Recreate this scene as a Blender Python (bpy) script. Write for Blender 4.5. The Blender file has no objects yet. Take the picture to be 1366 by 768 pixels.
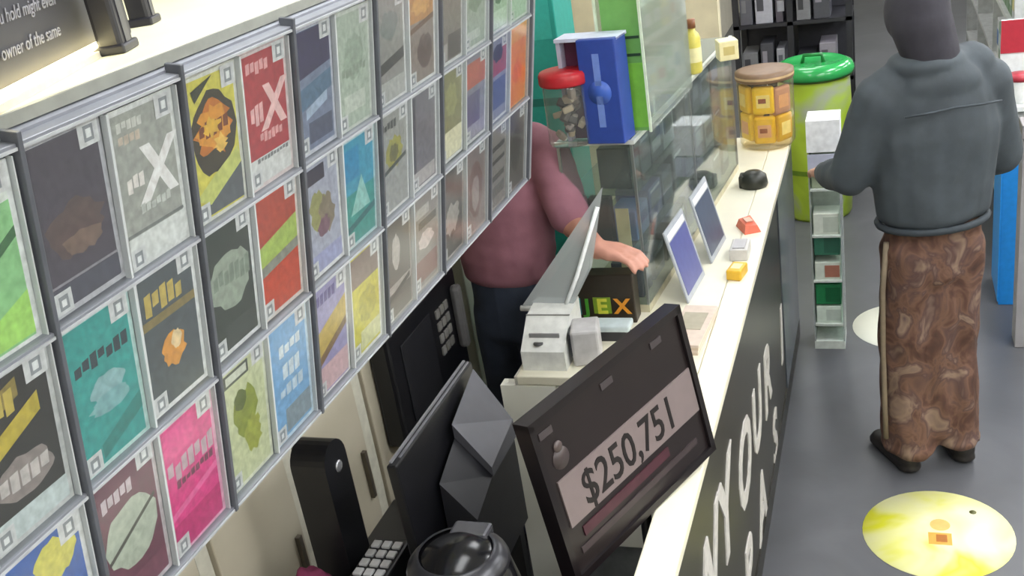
import bpy, bmesh, math, random
from mathutils import Vector, Matrix, Euler, noise as mnoise
random.seed(7)
sc = bpy.context.scene
C = sc.collection
R = math.radians

# ------------------------------------------------------------------ camera
cd = bpy.data.cameras.new('camera'); cam = bpy.data.objects.new('camera', cd); C.objects.link(cam)
cd.sensor_width = 36.0; cd.lens = 1400.0 / 1366.0 * 36.0; cd.clip_start = 0.02; cd.clip_end = 100
CR = ((0.9399741, -0.0083583, -0.3411434), (0.3064967, -0.4188381, 0.8547716), (-0.1500283, -0.9080225, -0.3911352))
CAM = Vector((0, 0, 2.4))
cam.matrix_world = Matrix(((CR[0][0], -CR[0][1], -CR[0][2], 0), (CR[1][0], -CR[1][1], -CR[1][2], 0),
                           (CR[2][0], -CR[2][1], -CR[2][2], 2.4), (0, 0, 0, 1)))
sc.camera = cam
# ------------------------------------------------------------------ world, exposure
w = bpy.data.worlds.new('world'); sc.world = w; w.use_nodes = True
w.node_tree.nodes['Background'].inputs[0].default_value = (0.85, 0.92, 1.0, 1)
w.node_tree.nodes['Background'].inputs[1].default_value = 0.3
sc.view_settings.view_transform = 'Standard'; sc.view_settings.look = 'None'
sc.view_settings.gamma = 1.0; sc.view_settings.use_curve_mapping = False
sc.view_settings.exposure = 0.42
CEIL_STRENGTH = (6.0, 15.0, 16.0)   # over the clerk aisle, customer aisle, right wall

def pix(x, y, axis, val):
    """point seen at photo pixel (x, y) on the plane axis = val"""
    c = (x - 683.0, y - 384.0, 1400.0)
    d = Vector([sum(CR[i][k] * c[k] for k in range(3)) for i in range(3)])
    return CAM + d * ((val - CAM[axis]) / d[axis])

# ------------------------------------------------------------------ materials
def lin(h):
    h = h.lstrip('#'); v = [int(h[i:i+2], 16) / 255 for i in (0, 2, 4)]
    return tuple((c / 12.92 if c <= .04045 else ((c + .055) / 1.055) ** 2.4) for c in v)
MATS = {}
def mat(hexc, rough=.5, metal=0.0, vary=.12, scale=30.0, bump=0.0, key=None):
    k = key or (hexc, rough, metal, vary, scale, bump)
    if k in MATS: return MATS[k]
    m = bpy.data.materials.new('m_' + hexc.strip('#')); m.use_nodes = True
    nt = m.node_tree; b = nt.nodes['Principled BSDF']
    b.inputs['Roughness'].default_value = rough; b.inputs['Metallic'].default_value = metal
    c = lin(hexc)
    tc = nt.nodes.new('ShaderNodeTexCoord'); nz = nt.nodes.new('ShaderNodeTexNoise')
    nz.inputs['Scale'].default_value = scale; nz.inputs['Detail'].default_value = 4
    nt.links.new(tc.outputs['Object'], nz.inputs['Vector'])
    rp = nt.nodes.new('ShaderNodeValToRGB')
    rp.color_ramp.elements[0].position = .3; rp.color_ramp.elements[1].position = .7
    rp.color_ramp.elements[0].color = (*[max(0, x * (1 - vary)) for x in c], 1)
    rp.color_ramp.elements[1].color = (*[min(1, x * (1 + vary)) for x in c], 1)
    nt.links.new(nz.outputs['Fac'], rp.inputs['Fac']); nt.links.new(rp.outputs['Color'], b.inputs['Base Color'])
    if bump:
        bp = nt.nodes.new('ShaderNodeBump'); bp.inputs['Strength'].default_value = bump; bp.inputs['Distance'].default_value = .01
        nt.links.new(nz.outputs['Fac'], bp.inputs['Height']); nt.links.new(bp.outputs['Normal'], b.inputs['Normal'])
    MATS[k] = m
    return m
def paper(hexc): return mat(hexc, .4, 0, .07, 40)
def tprint(hexc): return mat(hexc, .4, 0, .2, 80)
def pattern(key, stops, scale, rough=.8, stretch=(1, 1, 1), detail=3.0, bump=0.0):
    if key in MATS: return MATS[key]
    m = bpy.data.materials.new('m_' + key); m.use_nodes = True
    nt = m.node_tree; b = nt.nodes['Principled BSDF']; b.inputs['Roughness'].default_value = rough
    tc = nt.nodes.new('ShaderNodeTexCoord'); mp = nt.nodes.new('ShaderNodeMapping'); mp.inputs['Scale'].default_value = stretch
    nz = nt.nodes.new('ShaderNodeTexNoise'); nz.inputs['Scale'].default_value = scale; nz.inputs['Detail'].default_value = detail
    nz.inputs['Distortion'].default_value = .8
    rp = nt.nodes.new('ShaderNodeValToRGB'); e = rp.color_ramp.elements
    while len(e) < len(stops): e.new(.5)
    for q, (p, h) in zip(e, stops): q.position = p; q.color = (*lin(h), 1)
    nt.links.new(tc.outputs['Object'], mp.inputs['Vector']); nt.links.new(mp.outputs['Vector'], nz.inputs['Vector'])
    nt.links.new(nz.outputs['Fac'], rp.inputs['Fac']); nt.links.new(rp.outputs['Color'], b.inputs['Base Color'])
    if bump:
        bp = nt.nodes.new('ShaderNodeBump'); bp.inputs['Strength'].default_value = bump; bp.inputs['Distance'].default_value = .02
        nt.links.new(nz.outputs['Fac'], bp.inputs['Height']); nt.links.new(bp.outputs['Normal'], b.inputs['Normal'])
    MATS[key] = m
    return m
def clear(key='clear', tint='#f4f8f6', haze=.06, rough=.05):
    """thin clear plastic or glass sheet: see-through, with a fresnel shine and a little haze"""
    if key in MATS: return MATS[key]
    m = bpy.data.materials.new('m_' + key); m.use_nodes = True; nt = m.node_tree; nt.nodes.clear()
    out = nt.nodes.new('ShaderNodeOutputMaterial'); tr = nt.nodes.new('ShaderNodeBsdfTransparent')
    tr.inputs['Color'].default_value = (*lin(tint), 1)
    df = nt.nodes.new('ShaderNodeBsdfDiffuse'); df.inputs['Color'].default_value = (.85, .88, .88, 1)
    m1 = nt.nodes.new('ShaderNodeMixShader'); m1.inputs[0].default_value = haze
    nt.links.new(tr.outputs[0], m1.inputs[1]); nt.links.new(df.outputs[0], m1.inputs[2])
    gl = nt.nodes.new('ShaderNodeBsdfGlossy'); gl.inputs['Roughness'].default_value = rough
    lw = nt.nodes.new('ShaderNodeLayerWeight'); pw = nt.nodes.new('ShaderNodeMath'); pw.operation = 'POWER'; pw.inputs[1].default_value = 4.0
    fr = nt.nodes.new('ShaderNodeMath'); fr.operation = 'MULTIPLY_ADD'; fr.inputs[1].default_value = .7; fr.inputs[2].default_value = .035
    nt.links.new(lw.outputs['Facing'], pw.inputs[0]); nt.links.new(pw.outputs[0], fr.inputs[0])
    m2 = nt.nodes.new('ShaderNodeMixShader')
    nt.links.new(fr.outputs[0], m2.inputs[0]); nt.links.new(m1.outputs[0], m2.inputs[1]); nt.links.new(gl.outputs[0], m2.inputs[2])
    nt.links.new(m2.outputs[0], out.inputs['Surface'])
    MATS[key] = m
    return m
def emit(key, hexc, s):
    if key in MATS: return MATS[key]
    m = bpy.data.materials.new('m_' + key); m.use_nodes = True; nt = m.node_tree; b = nt.nodes['Principled BSDF']
    b.inputs['Base Color'].default_value = (*lin(hexc), 1)
    b.inputs['Emission Color'].default_value = (*lin(hexc), 1); b.inputs['Emission Strength'].default_value = s
    MATS[key] = m
    return m

# ------------------------------------------------------------------ mesh builder
class MB:
    def __init__(s): s.v = []; s.f = []; s.mi = []; s.ms = []; s.sm = []
    def slot(s, m):
        if m not in s.ms: s.ms.append(m)
        return s.ms.index(m)
    def add(s, vs, fs, m, smooth=False, M=None):
        o = len(s.v); k = s.slot(m)
        s.v += [tuple(M @ Vector(p)) if M else tuple(p) for p in vs]
        for f in fs: s.f.append([o + i for i in f]); s.mi.append(k); s.sm.append(smooth)
        return s
    def bmadd(s, bm, m, smooth=False, M=None):
        bm.verts.ensure_lookup_table()
        for i, v in enumerate(bm.verts): v.index = i
        s.add([v.co.copy() for v in bm.verts], [[v.index for v in f.verts] for f in bm.faces], m, smooth, M); bm.free()
        return s
    def box(s, lo, hi, m, bev=0.0, M=None, seg=2):
        bm = bmesh.new(); bmesh.ops.create_cube(bm, size=1)
        for v in bm.verts: v.co = Vector([lo[i] + (v.co[i] + .5) * (hi[i] - lo[i]) for i in range(3)])
        if bev: bmesh.ops.bevel(bm, geom=bm.edges[:], offset=bev, segments=seg, affect='EDGES', profile=.5)
        return s.bmadd(bm, m, False, M)
    def lathe(s, prof, m, n=28, M=None, cap=True, smooth=True):
        vs = []; fs = []
        for r, z in prof:
            for k in range(n):
                a = 2 * math.pi * k / n; vs.append((r * math.cos(a), r * math.sin(a), z))
        for j in range(len(prof) - 1):
            for k in range(n):
                k2 = (k + 1) % n; fs.append([j*n+k, j*n+k2, (j+1)*n+k2, (j+1)*n+k])
        if cap:
            fs.append(list(range(n))[::-1]); fs.append([(len(prof)-1)*n + k for k in range(n)])
        return s.add(vs, fs, m, smooth, M)
    def tube(s, pts, r, m, n=8, M=None):
        pts = [Vector(p) for p in pts]; vs = []; fs = []
        for i, p in enumerate(pts):
            t = (pts[min(i+1, len(pts)-1)] - pts[max(i-1, 0)]).normalized()
            a = t.orthogonal().normalized() if i == 0 else (a - t * a.dot(t)).normalized()
            b = t.cross(a)
            for k in range(n):
                q = 2 * math.pi * k / n; vs.append(p + (a * math.cos(q) + b * math.sin(q)) * r)
        for j in range(len(pts) - 1):
            for k in range(n):
                k2 = (k+1) % n; fs.append([j*n+k, j*n+k2, (j+1)*n+k2, (j+1)*n+k])
        fs.append(list(range(n))[::-1]); fs.append([(len(pts)-1)*n+k for k in range(n)])
        return s.add(vs, fs, m, True, M)
    def slab(s, quad, th, m):
        """solid sheet from a planar outline in 3-D"""
        q = [Vector(p) for p in quad]; nrm = (q[1]-q[0]).cross(q[2]-q[0]).normalized() * th
        n = len(q); vs = q + [p + nrm for p in q]
        fs = [list(range(n))[::-1], [n+i for i in range(n)]] + [[i, (i+1) % n, n+(i+1) % n, n+i] for i in range(n)]
        return s.add(vs, fs, m)
    def text(s, txt, size, m, M, ext=.001, align='LEFT', shear=0.0, sx=1.0, offset=0.0):
        cu = bpy.data.curves.new('t', 'FONT'); cu.body = txt; cu.size = size; cu.extrude = ext; cu.shear = shear
        cu.align_x = align; cu.resolution_u = 3; cu.offset = offset
        o = bpy.data.objects.new('t', cu); C.objects.link(o); dg = bpy.context.evaluated_depsgraph_get()
        me = bpy.data.meshes.new_from_object(o.evaluated_get(dg))
        s.add([(v.co.x * sx, v.co.y, v.co.z) for v in me.vertices], [list(p.vertices) for p in me.polygons], m, False, M)
        bpy.data.objects.remove(o); bpy.data.curves.remove(cu); bpy.data.meshes.remove(me)
        return s
    def mesh(s, name):
        me = bpy.data.meshes.new(name); me.from_pydata(s.v, [], s.f)
        for m in s.ms: me.materials.append(m)
        for p, k, sm in zip(me.polygons, s.mi, s.sm): p.material_index = k; p.use_smooth = sm
        me.update()
        return me
    def build(s, name, parent=None, loc=None, rot=None):
        o = bpy.data.objects.new(name, s.mesh(name)); C.objects.link(o)
        if parent: o.parent = parent
        if loc is not None: o.location = loc
        if rot is not None: o.rotation_euler = rot
        return o
def tag(o, label=None, cat=None, group=None, kind=None):
    if label: o['label'] = label
    if cat: o['category'] = cat
    if group: o['group'] = group
    if kind: o['kind'] = kind
    return o
def thing(name, label, cat, loc=(0, 0, 0), rot=(0, 0, 0), group=None):
    o = bpy.data.objects.new(name, None); C.objects.link(o); o.empty_display_size = .05
    o.location = loc; o.rotation_euler = rot
    return tag(o, label, cat, group)
def struct(o): o['kind'] = 'structure'; return o
def bx(lo, hi, m, bev=0.0): return MB().box(lo, hi, m, bev)
def T(x, y, z): return Matrix.Translation((x, y, z))
RX90 = Matrix.Rotation(R(90), 4, 'X')          # text upright in the XZ plane, facing -Y
FACE_X = Matrix.Rotation(R(90), 4, 'Z') @ RX90   # upright, reads along +Y, facing +X

# ------------------------------------------------------------------ room shell
XW, XE, YN, YF, ZC = -1.75, 3.4, -1.6, 13.6, 2.95
floor_m = pattern('floor', [(.25, '#4a4b4e'), (.55, '#55565a'), (.8, '#606165')], 2.2, .38, detail=6, bump=.03)
struct(bx((XW, YN, -.1), (XE, YF, 0), floor_m).build('floor'))
struct(bx((XW, YN, ZC), (XE, YF, ZC + .1), mat('#dcdcd6', .9)).build('ceiling'))
wall_m = mat('#c9c4b4', .8, 0, .06, 8)
struct(bx((XW - .1, YN, 0), (XW, YF, ZC), wall_m).build('wall_left'))
struct(bx((XE, YN, 0), (XE + .1, YF, ZC), wall_m).build('wall_right'))
struct(bx((XW, YF, 0), (XE, YF + .1, ZC), mat('#a9a8a2', .8)).build('wall_far'))
struct(bx((XW, YN - .1, 0), (XE, YN, ZC), wall_m).build('wall_near'))
struct(bx((XW, 5.3, 0), (-.80, 5.38, 2.3), mat('#cfc4a6', .7, 0, .15, 6)).build('wall_back'))
# ceiling troffers (real lamps of the shop)
n = 0
ORD = ['first', 'second', 'third', 'fourth', 'fifth', 'sixth', 'seventh', 'eighth', 'ninth', 'tenth', 'eleventh', 'twelfth', 'thirteenth', 'fourteenth', 'fifteenth']
for j, y in enumerate((-.6, 1.6, 3.8, 6.0, 8.2, 10.4)):
    for i, x in enumerate((-.75, 1.0, 2.6)):
        t = thing('ceiling_light', 'recessed ceiling light panel, %s row from the camera, %s' % (ORD[j], ('over the clerk aisle', 'over the customer aisle', 'by the right wall')[i]),
                  'light', (x, y, ZC), group='ceiling light panels')
        fr = MB(); wm = mat('#e8e8e8', .5)
        for a, b in (((-.31, -.61), (.31, -.58)), ((-.31, .58), (.31, .61)), ((-.31, -.58), (-.28, .58)), ((.28, -.58), (.31, .58))):
            fr.box((a[0], a[1], -.03), (b[0], b[1], 0), wm)
        fr.build('frame', t)
        bx((-.28, -.58, -.02), (.28, .58, -.005), emit('troffer%d' % i, '#fbfdff', CEIL_STRENGTH[i])).build('diffuser', t)

# ------------------------------------------------------------------ ticket dispenser wall
TH = R(10)
def PP(x, y, s):   # panel coordinates -> world
    return Vector((-.9 + x * math.cos(TH) + s * math.sin(TH), y, 1.9 - x * math.sin(TH) + s * math.cos(TH)))
P_ROT = (0, TH, 0)
disp = thing('ticket_dispenser', 'long wall dispenser of three rows of clear ticket pockets under a cream shelf', 'ticket dispenser', PP(0, 0, 0), P_ROT)
Y0, Y1, S0, S1 = .50, 2.632, -.375, .305
rowS = [(.085, .287), (-.132, .072), (-.365, -.146)]
divY = [.528, .815, 1.10, 1.386, 1.678, 1.985, 2.30, 2.62]
grey_b = mat('#8d9099', .45, 0, .1, 20)
rail_m = mat('#8b8e96', .35, .2, .08, 20)
bx((-.03, Y0, S0), (0, Y1, S1), grey_b).build('back_board', disp)
for s in (.298, .080, -.138, -.370):
    bx((-.005, Y0, s - .0045), (.018, Y1, s + .0035), rail_m, .001).build('rail', disp)
    bx((.018, Y0, s - .004), (.0198, Y1, s - .0005), mat('#b9bcc0', .3)).build('price_strip', disp)
for y in divY:
    bx((-.002, y - .0035, S0), (.022, y + .0035, S1 + .008), mat('#5d6067', .4), .001).build('divider', disp)
# price reading helper shapes for the printed tickets
def scrib(mb, u0, v0, u1, v1, n_, col, W, H, x, seed):
    rr = random.Random(seed); w_ = (u1 - u0) / n_
    for k in range(n_):
        a = u0 + k * w_; t_ = rr.uniform(.55, 1); o_ = rr.uniform(0, 1 - t_)
        q = [(a + w_*.06, v0 + (v1-v0)*o_), (a + w_*.86, v0 + (v1-v0)*(o_ + rr.uniform(-.05, .05))), (a + w_*.92, v0 + (v1-v0)*(o_+t_)), (a + w_*.1, v0 + (v1-v0)*(o_+t_-.05))]
        mb.add([(x, (u-.5)*W, (v-.5)*H) for u, v in q], [[0, 1, 2, 3]], tprint(col))
def make_ticket(els, base, frame, W, H, seed, price=True, num=True):
    mb = MB(); mb.box((-.0015, -W/2, -H/2), (0, W/2, H/2), tprint(frame))
    x = [.0002]
    def poly(pts, col): mb.add([(x[0], (u-.5)*W, (v-.5)*H) for u, v in pts], [list(range(len(pts)))], tprint(col)); x[0] += .00012
    poly([(.06, .035), (.94, .035), (.94, .965), (.06, .965)], base)
    rr = random.Random(seed)
    for e in els:
        k = e[0]
        if k == 'r': poly([(e[1], e[2]), (e[3], e[2]), (e[3], e[4]), (e[1], e[4])], e[5])
        elif k == 'p': poly(e[1], e[2])
        elif k == 'e':
            _, cu, cv, ru, rv, col, jag = e; N = 22
            poly([(cu + ru*math.cos(2*math.pi*i/N)*(1 - jag*rr.random()), cv + rv*math.sin(2*math.pi*i/N)*(1 - jag*rr.random())) for i in range(N)], col)
        elif k == 's': scrib(mb, e[1], e[2], e[3], e[4], e[5], e[6], W, H, x[0], seed + len(mb.v)); x[0] += .00012
        elif k == 't':
            mb.text(e[1], e[4] * H, tprint(e[5]), T(x[0], (e[2]-.5)*W, (e[3]-.5)*H) @ FACE_X, ext=.0001, align='CENTER', shear=.15, offset=.0035); x[0] += .0003
    if price:
        poly([(.70, .845), (.965, .845), (.965, .985), (.70, .985)], '#d9dadb'); poly([(.77, .87), (.9, .87), (.9, .96), (.77, .96)], '#8f9398')
        poly([(.80, .89), (.87, .89), (.87, .94), (.80, .94)], '#e4e6e6')
    if num:
        poly([(.05, .02), (.27, .02), (.27, .15), (.05, .15)], '#d3d5d6'); poly([(.1, .04), (.22, .04), (.22, .125), (.1, .125)], '#8d9196')
        poly([(.13, .06), (.19, .06), (.19, .1), (.13, .1)], '#dfe1e1')
    return mb
W_ = '#dfe0df'
TK = {}   # (row, column slot) -> (description, base, frame, elements, price)
def tk(r, c, desc, base, els=(), frame='#e4e6e6', price=True, num=True): TK[(r, c)] = (desc, base, frame, list(els), price, num)
# slots: two per cell; slot 1 is the second ticket of the first cell
tk(0, 1, 'light green ticket with pale header', '#8fc98a', [('p', [(.05, .75), (.94, .8), (.94, .96), (.05, .96)], '#e3e8e2'), ('p', [(.05, .3), (.94, .6), (.94, .66), (.05, .36)], '#3b6a40'), ('p', [(.05, .05), (.94, .05), (.94, .3), (.5, .2)], '#a9dd6a')])
tk(0, 2, 'dark purple and brown ticket', '#4b4450', [('e', .5, .45, .42, .18, '#5d4a48', .3), ('e', .55, .36, .35, .08, '#7a6257', .35), ('r', .055, .04, .945, .17, '#4a4a58'), ('r', .055, .175, .945, .19, '#8f8a92')], '#b9b9c0')
tk(0, 3, 'grey ticket with big white X over a white strip', '#a4a69f', [('s', .12, .86, .5, .92, 5, '#cfd0ca'), ('s', .12, .78, .45, .84, 4, '#c9b9a8'), ('t', 'X', .62, .40, .46, '#f4eeec'), ('s', .15, .48, .42, .6, 3, '#e5dfda'), ('s', .3, .33, .78, .4, 6, '#c8ccc6'), ('r', .055, .035, .945, .22, '#dcdfdc'), ('r', .055, .225, .945, .245, '#7b7f7c')], '#dadcda')
tk(0, 4, 'yellow ticket with an orange fireball on a dark burst', '#d8cf55', [('e', .5, .58, .45, .3, '#3a3322', .15), ('e', .5, .6, .40, .24, '#c8741a', .5), ('e', .5, .61, .36, .18, '#e0982a', .6), ('s', .22, .56, .78, .68, 5, '#7a3c14'), ('e', .45, .63, .22, .08, '#e8b838', .6), ('e', .6, .5, .16, .08, '#eec05a', .6), ('p', [(.15, .9), (.55, .96), (.2, .82)], '#2f3520'), ('p', [(.05, .05), (.94, .05), (.94, .3), (.3, .16)], '#5b6064'), ('p', [(.05, .2), (.4, .3), (.9, .42), (.94, .3), (.3, .12)], '#c9cf72')], '#d9dad0')
tk(0, 5, 'red ticket with a pink X and white lower strip', '#b03a40', [('s', .12, .82, .6, .92, 5, '#e7a9aa'), ('t', 'X', .64, .42, .42, '#f0c3c1'), ('s', .14, .46, .42, .62, 3, '#eab5b4'), ('s', .3, .32, .8, .4, 6, '#e3a3a3'), ('r', .055, .035, .945, .23, '#d7d9d7'), ('s', .2, .19, .9, .225, 10, '#7d7f80')], '#d8c9c9')
tk(0, 6, 'dark purple ticket fading to grey-blue', '#7d87a0', [('p', [(.06, .6), (.94, .66), (.94, .96), (.06, .96)], '#40395a'), ('p', [(.06, .35), (.94, .45), (.94, .6), (.06, .52)], '#5b7690'), ('r', .3, .08, .9, .25, '#565a70'), ('p', [(.25, .28), (.8, .36), (.8, .44), (.25, .36)], '#aebfd6')], '#c9cbd8')
tk(0, 7, 'pale grey-green ticket', '#b3bfb0', [('e', .5, .6, .35, .2, '#a2b09f', .3), ('r', .2, .15, .8, .3, '#c8d0c4'), ('s', .15, .45, .85, .55, 7, '#93a090')], '#cdd3cb')
tk(0, 8, 'grey ticket with a dark stripe', '#96948f', [('p', [(.06, .28), (.94, .36), (.94, .46), (.06, .38)], '#46423f'), ('e', .5, .7, .3, .15, '#7d8480', .3), ('r', .06, .04, .94, .22, '#b7b7b2')])
tk(0, 9, 'grey ticket with an orange upper half', '#94857c', [('r', .06, .6, .94, .96, '#c08a48'), ('e', .5, .75, .38, .12, '#d9a55a', .4), ('p', [(.06, .5), (.94, .58), (.94, .63), (.06, .55)], '#6b4a30'), ('e', .6, .3, .3, .18, '#6a5750', .2)])
tk(0, 10, 'plain taupe ticket', '#8b8379', [('r', .4, .05, .94, .3, '#5f5650'), ('r', .1, .05, .38, .22, '#b5aea8')])
tk(0, 11, 'faded grey-green ticket', '#a9b4a6', [('r', .1, .1, .7, .2, '#c7cfc6'), ('e', .5, .55, .35, .2, '#84967f', .3)])
tk(0, 12, 'pale green ticket with dark marks', '#b0c4b0', [('e', .5, .5, .35, .2, '#46604e', .4), ('r', .1, .05, .9, .25, '#cfe0cf')])
tk(0, 13, 'pale mint ticket', '#b9cfbc', [('e', .5, .6, .3, .2, '#8fae98', .4)])
tk(1, 1, 'black ticket with yellow bands and a silver plaque', '#262420', [('p', [(.06, .72), (.6, .82), (.6, .93), (.06, .84)], '#8f7d3a'), ('s', .08, .74, .55, .9, 4, '#c9b352'), ('p', [(.06, .48), (.8, .66), (.8, .78), (.06, .6)], '#c4b03a'), ('e', .5, .36, .38, .14, '#8f8480', .2), ('s', .2, .3, .8, .42, 5, '#c8c0bd'), ('r', .055, .035, .945, .18, '#c4d0d0')], '#c2c4c4')
tk(1, 2, 'teal ticket with a dark title and pale emblem', '#2f9d98', [('s', .12, .66, .9, .76, 7, '#2c3c44'), ('e', .52, .5, .28, .1, '#8fb7bb', .3), ('e', .52, .4, .33, .08, '#7fb0b3', .3), ('p', [(.3, .06), (.94, .2), (.94, .32), (.3, .16)], '#24837d')], '#b9d8d4')
tk(1, 3, 'dark grey ticket with gold title and orange emblem', '#4d555a', [('s', .12, .7, .75, .86, 5, '#c4ad58'), ('r', .06, .62, .94, .68, '#8b7a48'), ('e', .5, .38, .24, .14, '#e09a3a', .35), ('e', .55, .44, .1, .08, '#e9d0a0', .3)])
tk(1, 4, 'black-green ticket with a ragged pale grey panel', '#2b352c', [('e', .5, .55, .48, .24, '#98a393', .25), ('s', .15, .5, .9, .66, 7, '#7e8b7c'), ('r', .3, .05, .94, .22, '#39413c')])
tk(1, 5, 'red ticket with a lime green middle band', '#c8452a', [('p', [(.06, .44), (.94, .5), (.94, .7), (.06, .66)], '#a9c25a'), ('p', [(.06, .6), (.94, .7), (.94, .95), (.06, .95)], '#b5432e'), ('p', [(.06, .36), (.94, .42), (.94, .5), (.06, .44)], '#8a8f86')], '#d8cfc8')
tk(1, 6, 'pale lavender ticket with olive figures', '#aeb2c4', [('e', .4, .55, .28, .22, '#9a9a62', .4), ('e', .6, .5, .25, .2, '#8a7f6a', .4), ('e', .5, .4, .2, .1, '#7c5a6a', .4), ('r', .1, .8, .6, .93, '#353548'), ('r', .06, .04, .94, .2, '#a3a8cf')])
tk(1, 7, 'sky blue ticket with a teal lower half', '#4aa0bd', [('r', .06, .04, .94, .5, '#3f9c94'), ('p', [(.2, .3), (.8, .3), (.55, .62)], '#9ed3cb'), ('r', .06, .62, .5, .9, '#3690bd'), ('p', [(.06, .15), (.94, .24), (.94, .3), (.06, .21)], '#2d6f73')], '#b9d6da')
tk(1, 8, 'grey ticket with an olive yellow emblem', '#a6a6a2', [('e', .5, .58, .33, .18, '#a8a24a', .3), ('e', .5, .58, .18, .1, '#7a7440', .3), ('p', [(.1, .4), (.9, .48), (.9, .52), (.1, .44)], '#4a483c'), ('s', .1, .82, .6, .9, 5, '#5a5a58')])
tk(1, 9, 'plain grey-purple ticket', '#7d7880', [('r', .1, .05, .9, .2, '#b8b2b2'), ('r', .06, .2, .2, .95, '#56515a')])
tk(1, 10, 'olive ticket with a bright cream base', '#8f8c60', [('r', .06, .04, .94, .33, '#ebe6c2'), ('e', .5, .65, .3, .2, '#a3a06a', .3)])
tk(1, 11, 'ticket with orange-red top and purple base', '#8d8a9c', [('r', .06, .62, .94, .9, '#c0604e'), ('r', .06, .1, .7, .55, '#675a80'), ('r', .06, .05, .94, .2, '#a09cb0')])
tk(1, 12, 'red and navy ticket', '#8f92a4', [('r', .06, .55, .94, .85, '#a8404e'), ('e', .5, .8, .3, .12, '#2f2b38', .3), ('r', .2, .15, .9, .5, '#525c86')])
tk(1, 13, 'bright orange ticket', '#fb8c1c', [('e', .5, .42, .3, .16, '#ee7412', .3), ('r', .06, .8, .94, .95, '#f5a640')], '#f5a850', False, False)
tk(2, 1, 'royal blue ticket with yellow shapes', '#2f5fb0', [('e', .6, .8, .3, .15, '#d6cf5a', .3), ('r', .06, .04, .94, .4, '#2a4a96')], '#d8dada')
tk(2, 2, 'maroon ticket with a pale oval', '#6d3a4e', [('e', .5, .5, .45, .24, '#b6bfae', .15), ('p', [(.1, .4), (.9, .6), (.9, .63), (.1, .43)], '#45443e'), ('s', .12, .76, .6, .86, 5, '#cdbcc4'), ('r', .06, .04, .94, .2, '#7a4458')], '#c9bfc4')
tk(2, 3, 'hot pink ticket with a silver title', '#e23d8c', [('s', .08, .56, .94, .72, 7, '#bfa6b2'), ('s', .2, .5, .9, .56, 8, '#7a3a58'), ('p', [(.06, .3), (.94, .4), (.94, .45), (.06, .35)], '#f06aa8'), ('r', .06, .74, .6, .94, '#f04a98'), ('r', .06, .04, .94, .26, '#c82f78')], '#e3a9c4')
tk(2, 4, 'white ticket with yellow-green fruit clusters', '#ccd2a8', [('e', .5, .55, .32, .24, '#8f9a3c', .4), ('e', .6, .35, .25, .18, '#a5ab48', .4), ('e', .4, .68, .15, .1, '#5d6a2c', .3), ('r', .1, .84, .62, .94, '#4b4f48'), ('r', .14, .86, .58, .92, '#d2d6c8')], '#d8dcc8')
tk(2, 5, 'light blue ticket with white lettering', '#7fb0dc', [('s', .25, .7, .8, .8, 4, '#dfe8ee'), ('s', .3, .5, .75, .64, 3, '#d5e2ea'), ('s', .2, .36, .8, .46, 4, '#c5d6e2'), ('r', .3, .06, .94, .26, '#8d9ca6')], '#c4d8e8')
tk(2, 6, 'lavender ticket with a yellow and brown diagonal', '#9a94c4', [('p', [(.06, .35), (.94, .55), (.94, .75), (.06, .58)], '#c4a848'), ('p', [(.06, .28), (.94, .48), (.94, .55), (.06, .36)], '#7a5a30'), ('r', .06, .05, .94, .28, '#d2aeb4'), ('s', .12, .82, .66, .92, 5, '#5c5496')])
tk(2, 7, 'bright yellow ticket with a brown top', '#d0c832', [('r', .06, .68, .94, .95, '#85706a'), ('e', .55, .45, .35, .18, '#b8b02a', .3), ('r', .3, .06, .94, .24, '#d8d8a0')])
tk(2, 8, 'black and grey striped ticket', '#4c4643', [('r', .06, .28, .94, .36, '#aaa19b'), ('r', .06, .05, .94, .2, '#5c5550'), ('e', .45, .65, .15, .2, '#b5aca6', .2), ('p', [(.1, .2), (.9, .3), (.9, .35), (.1, .25)], '#1f1a19')], '#9c948e')
tk(2, 9, 'grey ticket with a dull red base', '#8a827e', [('r', .1, .08, .94, .32, '#7d4a4a'), ('e', .5, .5, .35, .1, '#d8c8c4', .3), ('r', .2, .64, .9, .72, '#3c3836'), ('r', .1, .76, .6, .86, '#b8b2ae')], '#a8a09c')
tk(2, 10, 'black ticket with a pale grey burst', '#3a3634', [('e', .5, .42, .38, .2, '#a09a94', .4), ('r', .06, .75, .6, .95, '#2a2422'), ('r', .5, .1, .9, .24, '#5a5350')], '#a29a95')
tk(2, 11, 'dull red-brown ticket', '#857270', [('e', .5, .5, .36, .36, '#75504e', .2), ('e', .5, .45, .2, .22, '#9c8a88', .2)], '#a0938f')
tk(2, 12, 'grey ticket with thin dark stripes', '#8d8682', [('r', .1, .7, .9, .76, '#3f3a38'), ('r', .1, .55, .9, .6, '#3f3a38'), ('r', .1, .35, .9, .42, '#544e4b'), ('r', .1, .15, .9, .28, '#6a6360')], '#a8a19c')
tk(2, 13, 'dark taupe ticket', '#615955', [('e', .5, .5, .3, .3, '#4a4340', .2)], '#948c87')
ROWN = ('top', 'middle', 'bottom')
pane_cache = {}
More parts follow.
